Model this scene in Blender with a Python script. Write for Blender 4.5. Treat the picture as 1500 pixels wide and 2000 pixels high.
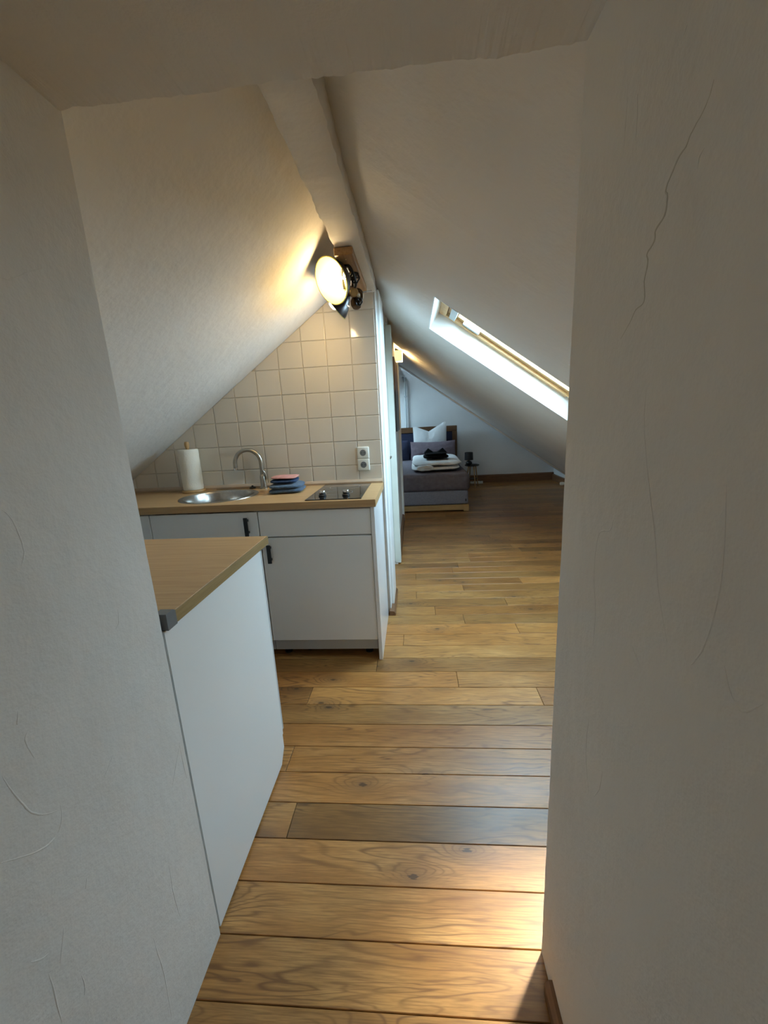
import bpy, bmesh, math, random
from mathutils import Vector, Matrix, noise

for o in list(bpy.data.objects):
    bpy.data.objects.remove(o, do_unlink=True)
SC = bpy.context.scene
COL = SC.collection
R = math.radians

# ---------------------------------------------------------------- camera
def cam_matrix(yaw, pitch, roll, loc):
    B = Matrix.Rotation(yaw, 3, 'Z') @ Matrix.Rotation(pitch, 3, 'X')
    rx, fy, uz = B.col[0].copy(), B.col[1].copy(), B.col[2].copy()
    r = rx * math.cos(roll) + uz * math.sin(roll)
    u = -rx * math.sin(roll) + uz * math.cos(roll)
    b = -fy
    return Matrix(((r.x, u.x, b.x, loc[0]), (r.y, u.y, b.y, loc[1]), (r.z, u.z, b.z, loc[2]), (0, 0, 0, 1)))

cd = bpy.data.cameras.new('camera')
cam = bpy.data.objects.new('camera', cd)
COL.objects.link(cam)
cd.sensor_fit = 'VERTICAL'
cd.sensor_height = 36.0
cd.lens = 783.61 * 36.0 / 2000.0
cd.clip_start = 0.01
cam.matrix_world = cam_matrix(R(4.784), R(-12.892), R(-3.045), (0, 0, 1.30))
SC.camera = cam

# ---------------------------------------------------------------- world and view
W = bpy.data.worlds.new('sky')
SC.world = W
W.use_nodes = True
bg = W.node_tree.nodes['Background']
bg.inputs['Color'].default_value = (0.57, 0.80, 1.0, 1)
bg.inputs['Strength'].default_value = 25.0
SC.view_settings.view_transform = 'Standard'
SC.view_settings.look = 'None'
SC.view_settings.gamma = 1.0
SC.view_settings.use_curve_mapping = False
SC.view_settings.exposure = 0.47
SC.cycles.max_bounces = 6
SC.cycles.diffuse_bounces = 4
SC.cycles.glossy_bounces = 3
SC.cycles.use_adaptive_sampling = True
SC.cycles.adaptive_threshold = 0.05
SC.cycles.sample_clamp_indirect = 6.0
SC.cycles.caustics_reflective = False
SC.cycles.caustics_refractive = False

def area(name, loc, direction, sx, sy, power, col, spread=180, portal=False):
    L = bpy.data.lights.new(name, 'AREA')
    L.shape = 'RECTANGLE'
    L.size, L.size_y = sx, sy
    L.energy = power
    L.color = col
    L.spread = R(spread)
    if portal:
        L.cycles.is_portal = True
    o = bpy.data.objects.new(name, L)
    COL.objects.link(o)
    z = -Vector(direction).normalized()
    x = Vector((0, 1, 0)).cross(z).normalized()
    y = z.cross(x)
    m = Matrix((x, y, z)).transposed().to_4x4()
    m.translation = Vector(loc)
    o.matrix_world = m
    return o

# slope planes:  right z = CR - SR*x     left z = CL + SL*x
CR, SR = 1.97, 0.70
CL, SL = 2.335, 0.709
NR = Vector((SR, 0, 1)).normalized()
NL = Vector((-SL, 0, 1)).normalized()
def PR(x, y, d=0.0):
    return Vector((x, y, CR - SR * x)) + NR * d
def PL(x, y, d=0.0):
    return Vector((x, y, CL + SL * x)) + NL * d

# daylight: portals in the seen and the two added roof windows
area('skylight_portal', PR(0.60, 2.555, 0.20), -NR, 1.10, 0.70, 1, (1, 1, 1), portal=True)
area('added_far_portal', PL(-1.0, 7.15, 0.20), -NL, 0.82, 0.9, 1, (1, 1, 1), portal=True)
area('added_near_portal', PR(0.95, 1.65, 0.20), -NR, 0.60, 0.55, 1, (1, 1, 1), portal=True)
BEAM_DIR = Vector((-0.67, -0.74, -1.12))
_s = Vector((0.22, 0.86, 0)) - BEAM_DIR * 1.62
area('sun_stand_in_beam', _s, BEAM_DIR, 0.26, 0.26, 2.6, (1.0, 0.92, 0.74), spread=14)  # added narrow area light standing in for sun on the near floor
area('added_rear_fill', (-0.15, -1.10, 1.45), (0, 0.75, -0.5), 0.7, 0.5, 0.8, (1.0, 0.92, 0.78))  # added dim fill light behind the viewer

# ---------------------------------------------------------------- materials
MATS = {}
def newmat(name):
    m = bpy.data.materials.new(name)
    m.use_nodes = True
    nt = m.node_tree
    b = nt.nodes['Principled BSDF']
    MATS[name] = m
    return m, nt, b

def N(nt, t, **kw):
    n = nt.nodes.new(t)
    for k, v in kw.items():
        if k.startswith('i_'):
            n.inputs[k[2:].replace('_', ' ')].default_value = v
        else:
            setattr(n, k, v)
    return n

def math_node(nt, op, a, b=None, c=None):
    n = nt.nodes.new('ShaderNodeMath')
    n.operation = op
    for i, v in enumerate((a, b, c)):
        if v is None:
            continue
        if isinstance(v, (int, float)):
            n.inputs[i].default_value = v
        else:
            nt.links.new(v, n.inputs[i])
    return n.outputs[0]

def mixc(nt, fac, a, b):
    n = nt.nodes.new('ShaderNodeMix')
    n.data_type = 'RGBA'
    for sock, v in ((n.inputs['Factor'], fac), (n.inputs[6], a), (n.inputs[7], b)):
        if isinstance(v, (int, float)):
            sock.default_value = v
        elif isinstance(v, tuple):
            sock.default_value = v if len(v) == 4 else (*v, 1)
        else:
            nt.links.new(v, sock)
    return n.outputs[2]

def ramp(nt, fac, stops):
    n = nt.nodes.new('ShaderNodeValToRGB')
    e = n.color_ramp.elements
    while len(e) < len(stops):
        e.new(0.5)
    for i, (p, c) in enumerate(stops):
        e[i].position = p
        e[i].color = (*c, 1) if len(c) == 3 else c
    nt.links.new(fac, n.inputs[0])
    return n.outputs[0]

def coords(nt, scale=(1, 1, 1), rnd=0.0, obj=False):
    if obj:
        tc = nt.nodes.new('ShaderNodeTexCoord')
        src = tc.outputs['Object']
    else:
        g = nt.nodes.new('ShaderNodeNewGeometry')
        src = g.outputs['Position']
    if rnd:
        oi = nt.nodes.new('ShaderNodeObjectInfo')
        cm = nt.nodes.new('ShaderNodeCombineXYZ')
        for i in range(3):
            nt.links.new(math_node(nt, 'MULTIPLY', oi.outputs['Random'], rnd * (i + 1.37)), cm.inputs[i])
        ad = nt.nodes.new('ShaderNodeVectorMath')
        nt.links.new(src, ad.inputs[0])
        nt.links.new(cm.outputs[0], ad.inputs[1])
        src = ad.outputs[0]
    mp = nt.nodes.new('ShaderNodeMapping')
    mp.inputs['Scale'].default_value = scale
    nt.links.new(src, mp.inputs['Vector'])
    return mp.outputs[0]

def noise_tex(nt, vec, scale, detail=3, rough=0.55, dist=0.0):
    n = N(nt, 'ShaderNodeTexNoise')
    n.inputs['Scale'].default_value = scale
    n.inputs['Detail'].default_value = detail
    n.inputs['Roughness'].default_value = rough
    n.inputs['Distortion'].default_value = dist
    nt.links.new(vec, n.inputs['Vector'])
    return n.outputs['Fac']

def bump(nt, b, height, strength, dist=0.01):
    n = N(nt, 'ShaderNodeBump')
    n.inputs['Strength'].default_value = strength
    n.inputs['Distance'].default_value = dist
    nt.links.new(height, n.inputs['Height'])
    nt.links.new(n.outputs[0], b.inputs['Normal'])
    return n

def plain(name, col, rough=0.5, metal=0.0, spec=0.5, coat=0.0, nscale=0.0, namp=0.06, bscale=0.0, bstr=0.1, bdist=0.002, sheen=0.0):
    m, nt, b = newmat(name)
    b.inputs['Base Color'].default_value = (*col, 1)
    b.inputs['Roughness'].default_value = rough
    b.inputs['Metallic'].default_value = metal
    b.inputs['Specular IOR Level'].default_value = spec
    b.inputs['Coat Weight'].default_value = coat
    b.inputs['Sheen Weight'].default_value = sheen
    v = coords(nt)
    f = noise_tex(nt, v, nscale or 14.0, 2)
    lo = tuple(max(0, c * (1 - namp)) for c in col)
    hi = tuple(min(1, c * (1 + namp)) for c in col)
    nt.links.new(ramp(nt, f, [(0.3, lo), (0.7, hi)]), b.inputs['Base Color'])
    if bscale:
        bump(nt, b, noise_tex(nt, v, bscale, 2), bstr, bdist)
    return m

def plaster(name, col, fine=0.16, ridge=0.35, grime=0.05):
    m, nt, b = newmat(name)
    v = coords(nt)
    f1 = noise_tex(nt, v, 2.3, 2, 0.6, 0.0)
    lo = tuple(c * (1 - grime) for c in col)
    nt.links.new(ramp(nt, f1, [(0.30, lo), (0.65, col)]), b.inputs['Base Color'])
    b.inputs['Roughness'].default_value = 0.85
    b.inputs['Specular IOR Level'].default_value = 0.2
    fine_n = noise_tex(nt, v, 240, 1, 0.6)
    mid = noise_tex(nt, v, 26, 2, 0.6, 0.0)
    # slow trowel swells, stretched as the float was drawn
    swell = noise_tex(nt, coords(nt, (1, 1, 0.45)), 6.5, 1, 0.5, 0.8)
    h = math_node(nt, 'ADD', math_node(nt, 'MULTIPLY', fine_n, fine), math_node(nt, 'MULTIPLY', mid, 0.9))
    h = math_node(nt, 'ADD', h, math_node(nt, 'MULTIPLY', swell, ridge * 6))
    bump(nt, b, h, 0.62, 0.004)
    return m

plaster('plaster', (0.79, 0.755, 0.71))
plaster('plaster_slope', (0.80, 0.765, 0.725), 0.10, 0.25)
plaster('plaster_far', (0.80, 0.80, 0.79), 0.08, 0.1)
plain('white_paint', (0.82, 0.83, 0.82), 0.35, nscale=3)
plain('cream_paint', (0.74, 0.76, 0.70), 0.4, nscale=3)
plain('white_laminate', (0.80, 0.81, 0.80), 0.28, nscale=2, namp=0.02)
plain('grey_laminate', (0.50, 0.51, 0.51), 0.4, nscale=2, namp=0.03)
plain('gloss_white', (0.80, 0.81, 0.82), 0.16, nscale=2, namp=0.02)
plain('tile_glaze', (0.72, 0.665, 0.58), 0.13, nscale=1.4, namp=0.05, bscale=9, bstr=0.05, bdist=0.003)
plain('grout', (0.64, 0.585, 0.50), 0.85, nscale=30)
plain('black_plastic', (0.012, 0.012, 0.013), 0.4)
plain('dark_gap', (0.02, 0.018, 0.016), 0.9)
plain('rubber_grey', (0.16, 0.17, 0.18), 0.5)
plain('steel', (0.50, 0.48, 0.45), 0.26, 1.0, nscale=60, namp=0.10)
plain('brushed_nickel', (0.42, 0.39, 0.34), 0.30, 1.0, nscale=40, namp=0.08)
plain('chrome', (0.75, 0.75, 0.76), 0.08, 1.0)
plain('ceramic_glass', (0.008, 0.007, 0.007), 0.05, coat=0.4)
plain('socket_plastic', (0.78, 0.78, 0.72), 0.3)
plain('terry_blue', (0.045, 0.085, 0.15), 0.95, spec=0.1, nscale=60, namp=0.35, bscale=240, bstr=0.8, bdist=0.004, sheen=0.3)
plain('cloth_navy', (0.035, 0.06, 0.12), 0.95, spec=0.1, nscale=60, namp=0.3, bscale=200, bstr=0.5, bdist=0.003)
plain('cloth_pink', (0.50, 0.25, 0.22), 0.95, spec=0.1, nscale=40, namp=0.15, bscale=200, bstr=0.4, bdist=0.003)
plain('paper', (0.80, 0.77, 0.68), 0.9, spec=0.1, nscale=8, bscale=120, bstr=0.5, bdist=0.003)
plain('cover_grey', (0.165, 0.145, 0.165), 0.92, spec=0.15, nscale=20, namp=0.12, bscale=300, bstr=0.3)
plain('box_grey', (0.27, 0.27, 0.32), 0.92, spec=0.15, nscale=60, namp=0.10, bscale=300, bstr=0.3)
plain('mauve_linen', (0.20, 0.155, 0.175), 0.92, spec=0.15, nscale=20, namp=0.1, bscale=200, bstr=0.3)
plain('white_linen', (0.80, 0.80, 0.79), 0.9, spec=0.15, nscale=6, namp=0.04, bscale=18, bstr=0.35, bdist=0.02)
plain('black_terry', (0.008, 0.008, 0.009), 0.95, spec=0.1, bscale=160, bstr=0.6)
plain('navy_upholstery', (0.035, 0.04, 0.075), 0.9, spec=0.15, bscale=160, bstr=0.3)
plain('black_metal', (0.012, 0.011, 0.011), 0.42, 0.3)
plain('lamp_brown', (0.020, 0.011, 0.012), 0.28, 0.2)
plain('pipe_bronze', (0.10, 0.062, 0.035), 0.42, 0.8, nscale=40, namp=0.3)
plain('brass', (0.42, 0.29, 0.13), 0.35, 0.9, nscale=40, namp=0.2)
plain('shade_inside', (0.55, 0.50, 0.14), 0.45)
plain('aluminium', (0.46, 0.50, 0.50), 0.4, 0.6)
plain('pipe_paint', (0.52, 0.56, 0.58), 0.45)
plain('cable_grey', (0.22, 0.21, 0.19), 0.6)

def wood(name, axis, light, dark, grain=9.0, along=1.0, rough=0.4, contrast=1.0, obj=False):
    m, nt, b = newmat(name)
    sc = [grain] * 3
    sc['XYZ'.index(axis)] = along
    v = coords(nt, tuple(sc), obj=obj)
    f = noise_tex(nt, v, 6.0, 6, 0.62, 0.5)
    nt.links.new(ramp(nt, f, [(0.30, dark), (0.66, light)]), b.inputs['Base Color'])
    b.inputs['Roughness'].default_value = rough
    bump(nt, b, f, 0.08, 0.002)
    return m
wood('worktop_oak', 'X', (0.49, 0.315, 0.150), (0.37, 0.22, 0.095), 14, 0.6, 0.42)
wood('worktop_edge', 'Y', (0.34, 0.235, 0.105), (0.24, 0.155, 0.06), 14, 0.9, 0.45)
wood('pine', 'X', (0.56, 0.36, 0.15), (0.42, 0.24, 0.08), 9, 0.8, 0.5)
wood('pine_board', 'Y', (0.40, 0.22, 0.085), (0.25, 0.12, 0.04), 12, 1.0, 0.5)
wood('window_pine', 'X', (0.62, 0.40, 0.18), (0.50, 0.28, 0.10), 10, 0.7, 0.4)
wood('walnut', 'X', (0.15, 0.072, 0.028), (0.085, 0.038, 0.015), 10, 0.8, 0.45)
wood('walnut_upright', 'Z', (0.15, 0.072, 0.028), (0.085, 0.038, 0.015), 10, 0.8, 0.45)
wood('brown_skirting', 'Y', (0.22, 0.11, 0.05), (0.14, 0.065, 0.03), 10, 0.8, 0.5)
wood('brown_skirting_x', 'X', (0.22, 0.11, 0.05), (0.14, 0.065, 0.03), 10, 0.8, 0.5)
wood('beech', 'Z', (0.50, 0.32, 0.14), (0.36, 0.21, 0.08), 14, 1.5, 0.45)
wood('beech_disc', 'X', (0.48, 0.30, 0.13), (0.36, 0.21, 0.08), 14, 1.5, 0.45)

def floor_oak():
    m, nt, b = newmat('floor_oak')
    oi = nt.nodes.new('ShaderNodeObjectInfo')
    v1 = coords(nt, (1, 1, 1), 31.0)
    # knots: sparse cells
    vk = coords(nt, (1.0, 2.2, 1), 31.0)
    vo = N(nt, 'ShaderNodeTexVoronoi')
    vo.voronoi_dimensions = '2D'
    vo.inputs['Scale'].default_value = 1.75
    nt.links.new(vk, vo.inputs['Vector'])
    d = vo.outputs['Distance']
    near = math_node(nt, 'POWER', math_node(nt, 'MAXIMUM', math_node(nt, 'SUBTRACT', 1.0, math_node(nt, 'MULTIPLY', d, 3.6)), 0.0), 2.0)
    sep = N(nt, 'ShaderNodeSeparateXYZ')
    nt.links.new(v1, sep.inputs[0])
    warp = noise_tex(nt, coords(nt, (0.95, 7, 1), 31.0), 1.5, 3, 0.5, 0.6)
    ph = math_node(nt, 'ADD', math_node(nt, 'MULTIPLY', sep.outputs['Y'], 210.0), math_node(nt, 'MULTIPLY', warp, 62.0))
    ph = math_node(nt, 'ADD', ph, math_node(nt, 'MULTIPLY', near, 30.0))
    wv = math_node(nt, 'MULTIPLY_ADD', math_node(nt, 'SINE', ph), 0.5, 0.5)
    wv = math_node(nt, 'POWER', wv, 5.0)
    amp = ramp(nt, noise_tex(nt, coords(nt, (1.2, 4, 1), 31.0), 2.0, 2), [(0.36, (0.12, 0.12, 0.12)), (0.62, (0.8, 0.8, 0.8))])
    fibre = noise_tex(nt, coords(nt, (4, 90, 4), 31.0), 3.0, 3, 0.65)
    tone = noise_tex(nt, coords(nt, (1.0, 3.5, 1), 31.0), 2.4, 3, 0.6, 0.0)
    base = ramp(nt, tone, [(0.25, (0.29, 0.120, 0.030)), (0.50, (0.44, 0.202, 0.054)), (0.78, (0.58, 0.305, 0.100))])
    c = mixc(nt, math_node(nt, 'MULTIPLY', math_node(nt, 'MULTIPLY', wv, amp), 1.05), base, (0.155, 0.062, 0.018))
    c = mixc(nt, ramp(nt, fibre, [(0.32, (0.70, 0.70, 0.70)), (0.60, (0, 0, 0))]), c, (0.21, 0.090, 0.026))
    stain = math_node(nt, 'MULTIPLY', near, 0.75)
    c = mixc(nt, stain, c, (0.17, 0.085, 0.035))
    core = math_node(nt, 'LESS_THAN', math_node(nt, 'ADD', d, math_node(nt, 'MULTIPLY', fibre, 0.06)), 0.055)
    c = mixc(nt, math_node(nt, 'MULTIPLY', core, 0.8), c, (0.055, 0.028, 0.013))
    mu = N(nt, 'ShaderNodeMix')
    mu.data_type = 'RGBA'
    mu.blend_type = 'MULTIPLY'
    mu.inputs['Factor'].default_value = 1.0
    nt.links.new(c, mu.inputs[6])
    nt.links.new(oi.outputs['Color'], mu.inputs[7])
    nt.links.new(mu.outputs[2], b.inputs['Base Color'])
    ro = math_node(nt, 'MULTIPLY_ADD', tone, 0.20, 0.27)
    nt.links.new(ro, b.inputs['Roughness'])
    b.inputs['Specular IOR Level'].default_value = 0.5
    hh = math_node(nt, 'ADD', math_node(nt, 'MULTIPLY', fibre, 0.35), math_node(nt, 'MULTIPLY', tone, 0.9))
    bump(nt, b, hh, 0.10, 0.004)
floor_oak()
plain('seal_strip', (0.55, 0.43, 0.32), 0.4)
plain('crack_shade', (0.60, 0.56, 0.49), 0.9)  # shade inside the crack, put into a darker colour
plain('subfloor', (0.03, 0.02, 0.012), 0.9)

def emit(name, col, strength, base=(0.9, 0.9, 0.85)):
    m, nt, b = newmat(name)
    b.inputs['Base Color'].default_value = (*base, 1)
    b.inputs['Emission Color'].default_value = (*col, 1)
    b.inputs['Emission Strength'].default_value = strength
    return m
emit('bulb_glow', (1.0, 0.72, 0.38), 62.0)
emit('small_bulb_glow', (1.0, 0.66, 0.28), 2000.0)
emit('sconce_glass_glow', (1.0, 0.74, 0.32), 0.9)

def glass(name):
    m, nt, b = newmat(name)
    nt.nodes.remove(b)
    tr = N(nt, 'ShaderNodeBsdfTransparent')
    tr.inputs['Color'].default_value = (0.93, 0.97, 0.97, 1)
    gl = N(nt, 'ShaderNodeBsdfGlossy')
    gl.inputs['Roughness'].default_value = 0.02
    mx = N(nt, 'ShaderNodeMixShader')
    mx.inputs[0].default_value = 0.06
    nt.links.new(tr.outputs[0], mx.inputs[1])
    nt.links.new(gl.outputs[0], mx.inputs[2])
    nt.links.new(mx.outputs[0], nt.nodes['Material Output'].inputs['Surface'])
    return m
glass('pane_glass')

def picture_mat():
    m, nt, b = newmat('picture_print')
    v = coords(nt, (1, 1, 1))
    sp = N(nt, 'ShaderNodeSeparateXYZ')
    nt.links.new(v, sp.inputs[0])
    f = noise_tex(nt, coords(nt, (1, 3, 1)), 7.0, 5, 0.6, 1.0)
    h = math_node(nt, 'ADD', math_node(nt, 'MULTIPLY_ADD', sp.outputs['Z'], 1.35, -1.62), math_node(nt, 'MULTIPLY', f, 0.35))
    nt.links.new(ramp(nt, h, [(0.30, (0.018, 0.016, 0.016)), (0.62, (0.035, 0.026, 0.022)), (0.72, (0.26, 0.12, 0.07)), (0.95, (0.42, 0.25, 0.15))]), b.inputs['Base Color'])
    b.inputs['Roughness'].default_value = 0.4
picture_mat()
M = MATS

# ---------------------------------------------------------------- object helpers
def wloc(o):
    p = Vector((0, 0, 0))
    while o is not None:
        p += o.location
        o = o.parent
    return p

def fin(name, bm, mat, parent=None, smooth=False, origin=None):
    me = bpy.data.meshes.new(name)
    bmesh.ops.recalc_face_normals(bm, faces=bm.faces)
    off = wloc(parent)
    org = Vector(origin) if origin is not None else off
    bmesh.ops.translate(bm, verts=bm.verts, vec=-org)
    bm.to_mesh(me)
    bm.free()
    mats = mat if isinstance(mat, (list, tuple)) else [mat]
    for mm in mats:
        me.materials.append(M[mm])
    if smooth:
        for p in me.polygons:
            p.use_smooth = True
        try:
            me.set_sharp_from_angle(angle=R(38))
        except Exception:
            pass
    o = bpy.data.objects.new(name, me)
    COL.objects.link(o)
    o.parent = parent
    o.location = org - off
    return o

def thing(name, loc, label, cat, group=None):
    o = bpy.data.objects.new(name, None)
    o.empty_display_size = 0.1
    COL.objects.link(o)
    o.location = loc
    tag(o, label, cat, group)
    return o

def tag(o, label, cat=None, group=None):
    o['label'] = label
    if cat:
        o['category'] = cat
    if group:
        o['group'] = group
    return o

def struct(o, label=None):
    o['kind'] = 'structure'
    if label:
        o['label'] = label
    return o

def add_box(bm, x0, x1, y0, y1, z0, z1, bev=0.0, seg=1):
    r = bmesh.ops.create_cube(bm, size=1.0)
    vs = r['verts']
    for v in vs:
        v.co = Vector((x0 + (v.co.x + .5) * (x1 - x0), y0 + (v.co.y + .5) * (y1 - y0), z0 + (v.co.z + .5) * (z1 - z0)))
    if bev:
        es = {e for v in vs for e in v.link_edges}
        bmesh.ops.bevel(bm, geom=list(es), offset=bev, segments=seg, affect='EDGES', profile=0.5)
    return bm

def box(x0, x1, y0, y1, z0, z1, bev=0.0, seg=1):
    bm = bmesh.new()
    return add_box(bm, x0, x1, y0, y1, z0, z1, bev, seg)

def add_prism(bm, poly, a, b, axis):
    """poly: 2D points; extruded along axis from a to b.  axis 'Y': (x,z)  'X': (y,z)  'Z': (x,y)"""
    def mk(p, t):
        return {'Y': (p[0], t, p[1]), 'X': (t, p[0], p[1]), 'Z': (p[0], p[1], t)}[axis]
    A = [bm.verts.new(mk(p, a)) for p in poly]
    B = [bm.verts.new(mk(p, b)) for p in poly]
    bm.faces.new(A)
    bm.faces.new(B[::-1])
    n = len(poly)
    for i in range(n):
        bm.faces.new((A[i], B[i], B[(i + 1) % n], A[(i + 1) % n]))
    return bm

def prism(poly, a, b, axis):
    return add_prism(bmesh.new(), poly, a, b, axis)

def frame_from(axis):
    z = Vector(axis).normalized()
    h = Vector((0, 0, 1)) if abs(z.z) < 0.9 else Vector((1, 0, 0))
    x = h.cross(z).normalized()
    return x, z.cross(x), z

def add_lathe(bm, prof, base, axis=(0, 0, 1), n=32, closed=False):
    x, y, z = frame_from(axis)
    base = Vector(base)
    rings = []
    for r, h in prof:
        if r < 1e-6:
            rings.append([bm.verts.new(base + z * h)])
        else:
            rings.append([bm.verts.new(base + z * h + (x * math.cos(2 * math.pi * i / n) + y * math.sin(2 * math.pi * i / n)) * r) for i in range(n)])
    pairs = list(zip(rings, rings[1:]))
    if closed:
        pairs.append((rings[-1], rings[0]))
    for a, b in pairs:
        for i in range(n):
            j = (i + 1) % n
            if len(a) == 1 and len(b) == 1:
                continue
            if len(a) == 1:
                bm.faces.new((a[0], b[i], b[j]))
            elif len(b) == 1:
                bm.faces.new((a[i], a[j], b[0]))
            else:
                bm.faces.new((a[i], a[j], b[j], b[i]))
    return bm

def lathe(prof, base, axis=(0, 0, 1), n=32, closed=False):
    return add_lathe(bmesh.new(), prof, base, axis, n, closed)

def add_tube(bm, pts, rad, n=10, caps=True):
    pts = [Vector(p) for p in pts]
    rads = rad if isinstance(rad, (list, tuple)) else [rad] * len(pts)
    prev = None
    rings = []
    for i, p in enumerate(pts):
        t = (pts[min(i + 1, len(pts) - 1)] - pts[max(i - 1, 0)]).normalized()
        if prev is None:
            x = frame_from(t)[0]
        else:
            x = (prev - t * prev.dot(t)).normalized()
        prev = x
        y = t.cross(x)
        rings.append([bm.verts.new(p + (x * math.cos(2 * math.pi * k / n) + y * math.sin(2 * math.pi * k / n)) * rads[i]) for k in range(n)])
    for a, b in zip(rings, rings[1:]):
        for k in range(n):
            bm.faces.new((a[k], a[(k + 1) % n], b[(k + 1) % n], b[k]))
    if caps:
        bm.faces.new(rings[0][::-1])
        bm.faces.new(rings[-1])
    return bm

def tube(pts, rad, n=10, caps=True):
    return add_tube(bmesh.new(), pts, rad, n, caps)

def bez(ctrl, n=24):
    """smooth curve through control points (Catmull-Rom)"""
    P = [Vector(c) for c in ctrl]
    P = [P[0] * 2 - P[1]] + P + [P[-1] * 2 - P[-2]]
    out = []
    segs = len(P) - 3
    for s in range(segs):
        for k in range(n):
            t = k / n
            a, b, c, d = P[s:s + 4]
            out.append(0.5 * ((2 * b) + (c - a) * t + (2 * a - 5 * b + 4 * c - d) * t * t + (3 * b - 3 * c + d - a) * t ** 3))
    out.append(P[-2])
    return out

def soft_slab(x0, x1, y0, y1, z0, z1, e=4.0, wob=0.006, seed=0.0, nu=40, nv=14, freq=9.0):
    """superellipsoid cushion / folded textile block"""
    bm = bmesh.new()
    c = Vector(((x0 + x1) / 2, (y0 + y1) / 2, (z0 + z1) / 2))
    h = Vector(((x1 - x0) / 2, (y1 - y0) / 2, (z1 - z0) / 2))
    def sp(v, p):
        return math.copysign(abs(v) ** p, v)
    rows = []
    for j in range(nv + 1):
        ph = -math.pi / 2 + math.pi * j / nv
        row = []
        for i in range(nu):
            th = 2 * math.pi * i / nu
            cp = sp(math.cos(ph), 2 / 3.2)
            q = Vector((h.x * cp * sp(math.cos(th), 2 / e), h.y * cp * sp(math.sin(th), 2 / e), h.z * sp(math.sin(ph), 2 / 2.6)))
            p = c + q
            nz = noise.noise_vector(Vector((p.x * freq + seed, p.y * freq, p.z * freq)))
            row.append(bm.verts.new(p + Vector(nz) * wob))
        rows.append(row)
    for a, b in zip(rows, rows[1:]):
        for i in range(nu):
            bm.faces.new((a[i], a[(i + 1) % nu], b[(i + 1) % nu], b[i]))
    bmesh.ops.remove_doubles(bm, verts=bm.verts, dist=1e-5)
    bmesh.ops.contextual_create(bm, geom=[]) if False else None
    return bm

def clip(poly, a, b, c):
    """keep a*x+b*y<=c"""
    out = []
    for i in range(len(poly)):
        p, q = poly[i], poly[(i + 1) % len(poly)]
        dp, dq = a * p[0] + b * p[1] - c, a * q[0] + b * q[1] - c
        if dp <= 0:
            out.append(p)
        if (dp < 0 < dq) or (dq < 0 < dp):
            t = dp / (dp - dq)
            out.append((p[0] + t * (q[0] - p[0]), p[1] + t * (q[1] - p[1])))
    return out

RNG = random.Random(7)
# ================================================================ STRUCTURE
YO, YT, YG = 0.75, 2.54, 7.95         # passage mouth, tiled wall, gable
XPL, XPR, ZPC = -0.555, 0.27, 1.817   # passage faces

# ---- floor: dark sub-floor slab carrying oak planks
floor = struct(fin('floor', box(-3.3, 3.2, -1.7, 8.1, -0.06, -0.022), 'subfloor', origin=(0, 0, -0.06)), 'oak plank floor with knots and dark narrow joints')
def plank_mesh(x0, x1, y0, y1):
    bm = bmesh.new()
    g, c = 0.0009, 0.0014
    a = (x0 + g, x1 - g, y0 + g, y1 - g)
    lv = []
    for z, i in ((-0.022, 0), (-c, 0), (0.0, c)):
        lv.append([bm.verts.new(p) for p in ((a[0] + i, a[2] + i, z), (a[1] - i, a[2] + i, z), (a[1] - i, a[3] - i, z), (a[0] + i, a[3] - i, z))])
    bm.faces.new(lv[0][::-1])
    for A, B in zip(lv, lv[1:]):
        for i in range(4):
            bm.faces.new((A[i], A[(i + 1) % 4], B[(i + 1) % 4], B[i]))
    bm.faces.new(lv[2])
    return bm
P0, PW = 0.623, 0.1253
KNOWN = {3: [-0.457], 5: [-0.539], 8: [-0.554, 0.547], 9: [0.177], 10: [-0.245], 12: [-0.106], 13: [0.597], 16: [0.609], 18: [0.339], 20: [-0.027], 21: [0.292], 29: [0.79]}
TINT = {(3, 1): 0.60, (3, 0): 0.92, (8, 1): 1.28, (8, 0): 0.74, (6, 0): 0.90, (7, 0): 0.84, (10, 0): 0.80, (11, 0): 1.12, (12, 1): 1.02, (14, 0): 0.82, (2, 0): 1.04, (1, 0): 1.06, (0, 0): 0.96}
for k in range(-17, 59):
    y0 = P0 + PW * k
    y1 = min(y0 + PW, 7.949)
    if y0 < YO - 0.01:
        xl, xr = -0.56, 0.30
    else:
        xl, xr = (-1.55 if y0 < 2.6 else (-0.25 if y0 < 5.1 else -1.2)), 2.665
    if k in KNOWN:
        js = list(KNOWN[k])
    elif y0 < YO - 0.01 or k in (1, 2, 4, 6, 7, 11):
        js = [] if y0 < YO - 0.01 else [RNG.uniform(0.9, 1.7)]
    else:
        js = [xl + RNG.uniform(0.2, 1.3)]
    while js and js[-1] + 1.5 < xr - 0.3:
        js.append(js[-1] + RNG.uniform(0.9, 1.5) * (1.0 if js[-1] < 0.9 else 1.4))
    xs = [xl] + [j for j in js if xl + 0.1 < j < xr - 0.08] + [xr]
    for i in range(len(xs) - 1):
        o = fin('plank', plank_mesh(xs[i], xs[i + 1], y0, y1), 'floor_oak', floor)
        t = TINT.get((k, i), RNG.uniform(0.70, 1.14))
        w = RNG.uniform(-0.05, 0.05)
        o.color = (t * (1 + w), t, t * (1 - w), 1)

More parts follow.
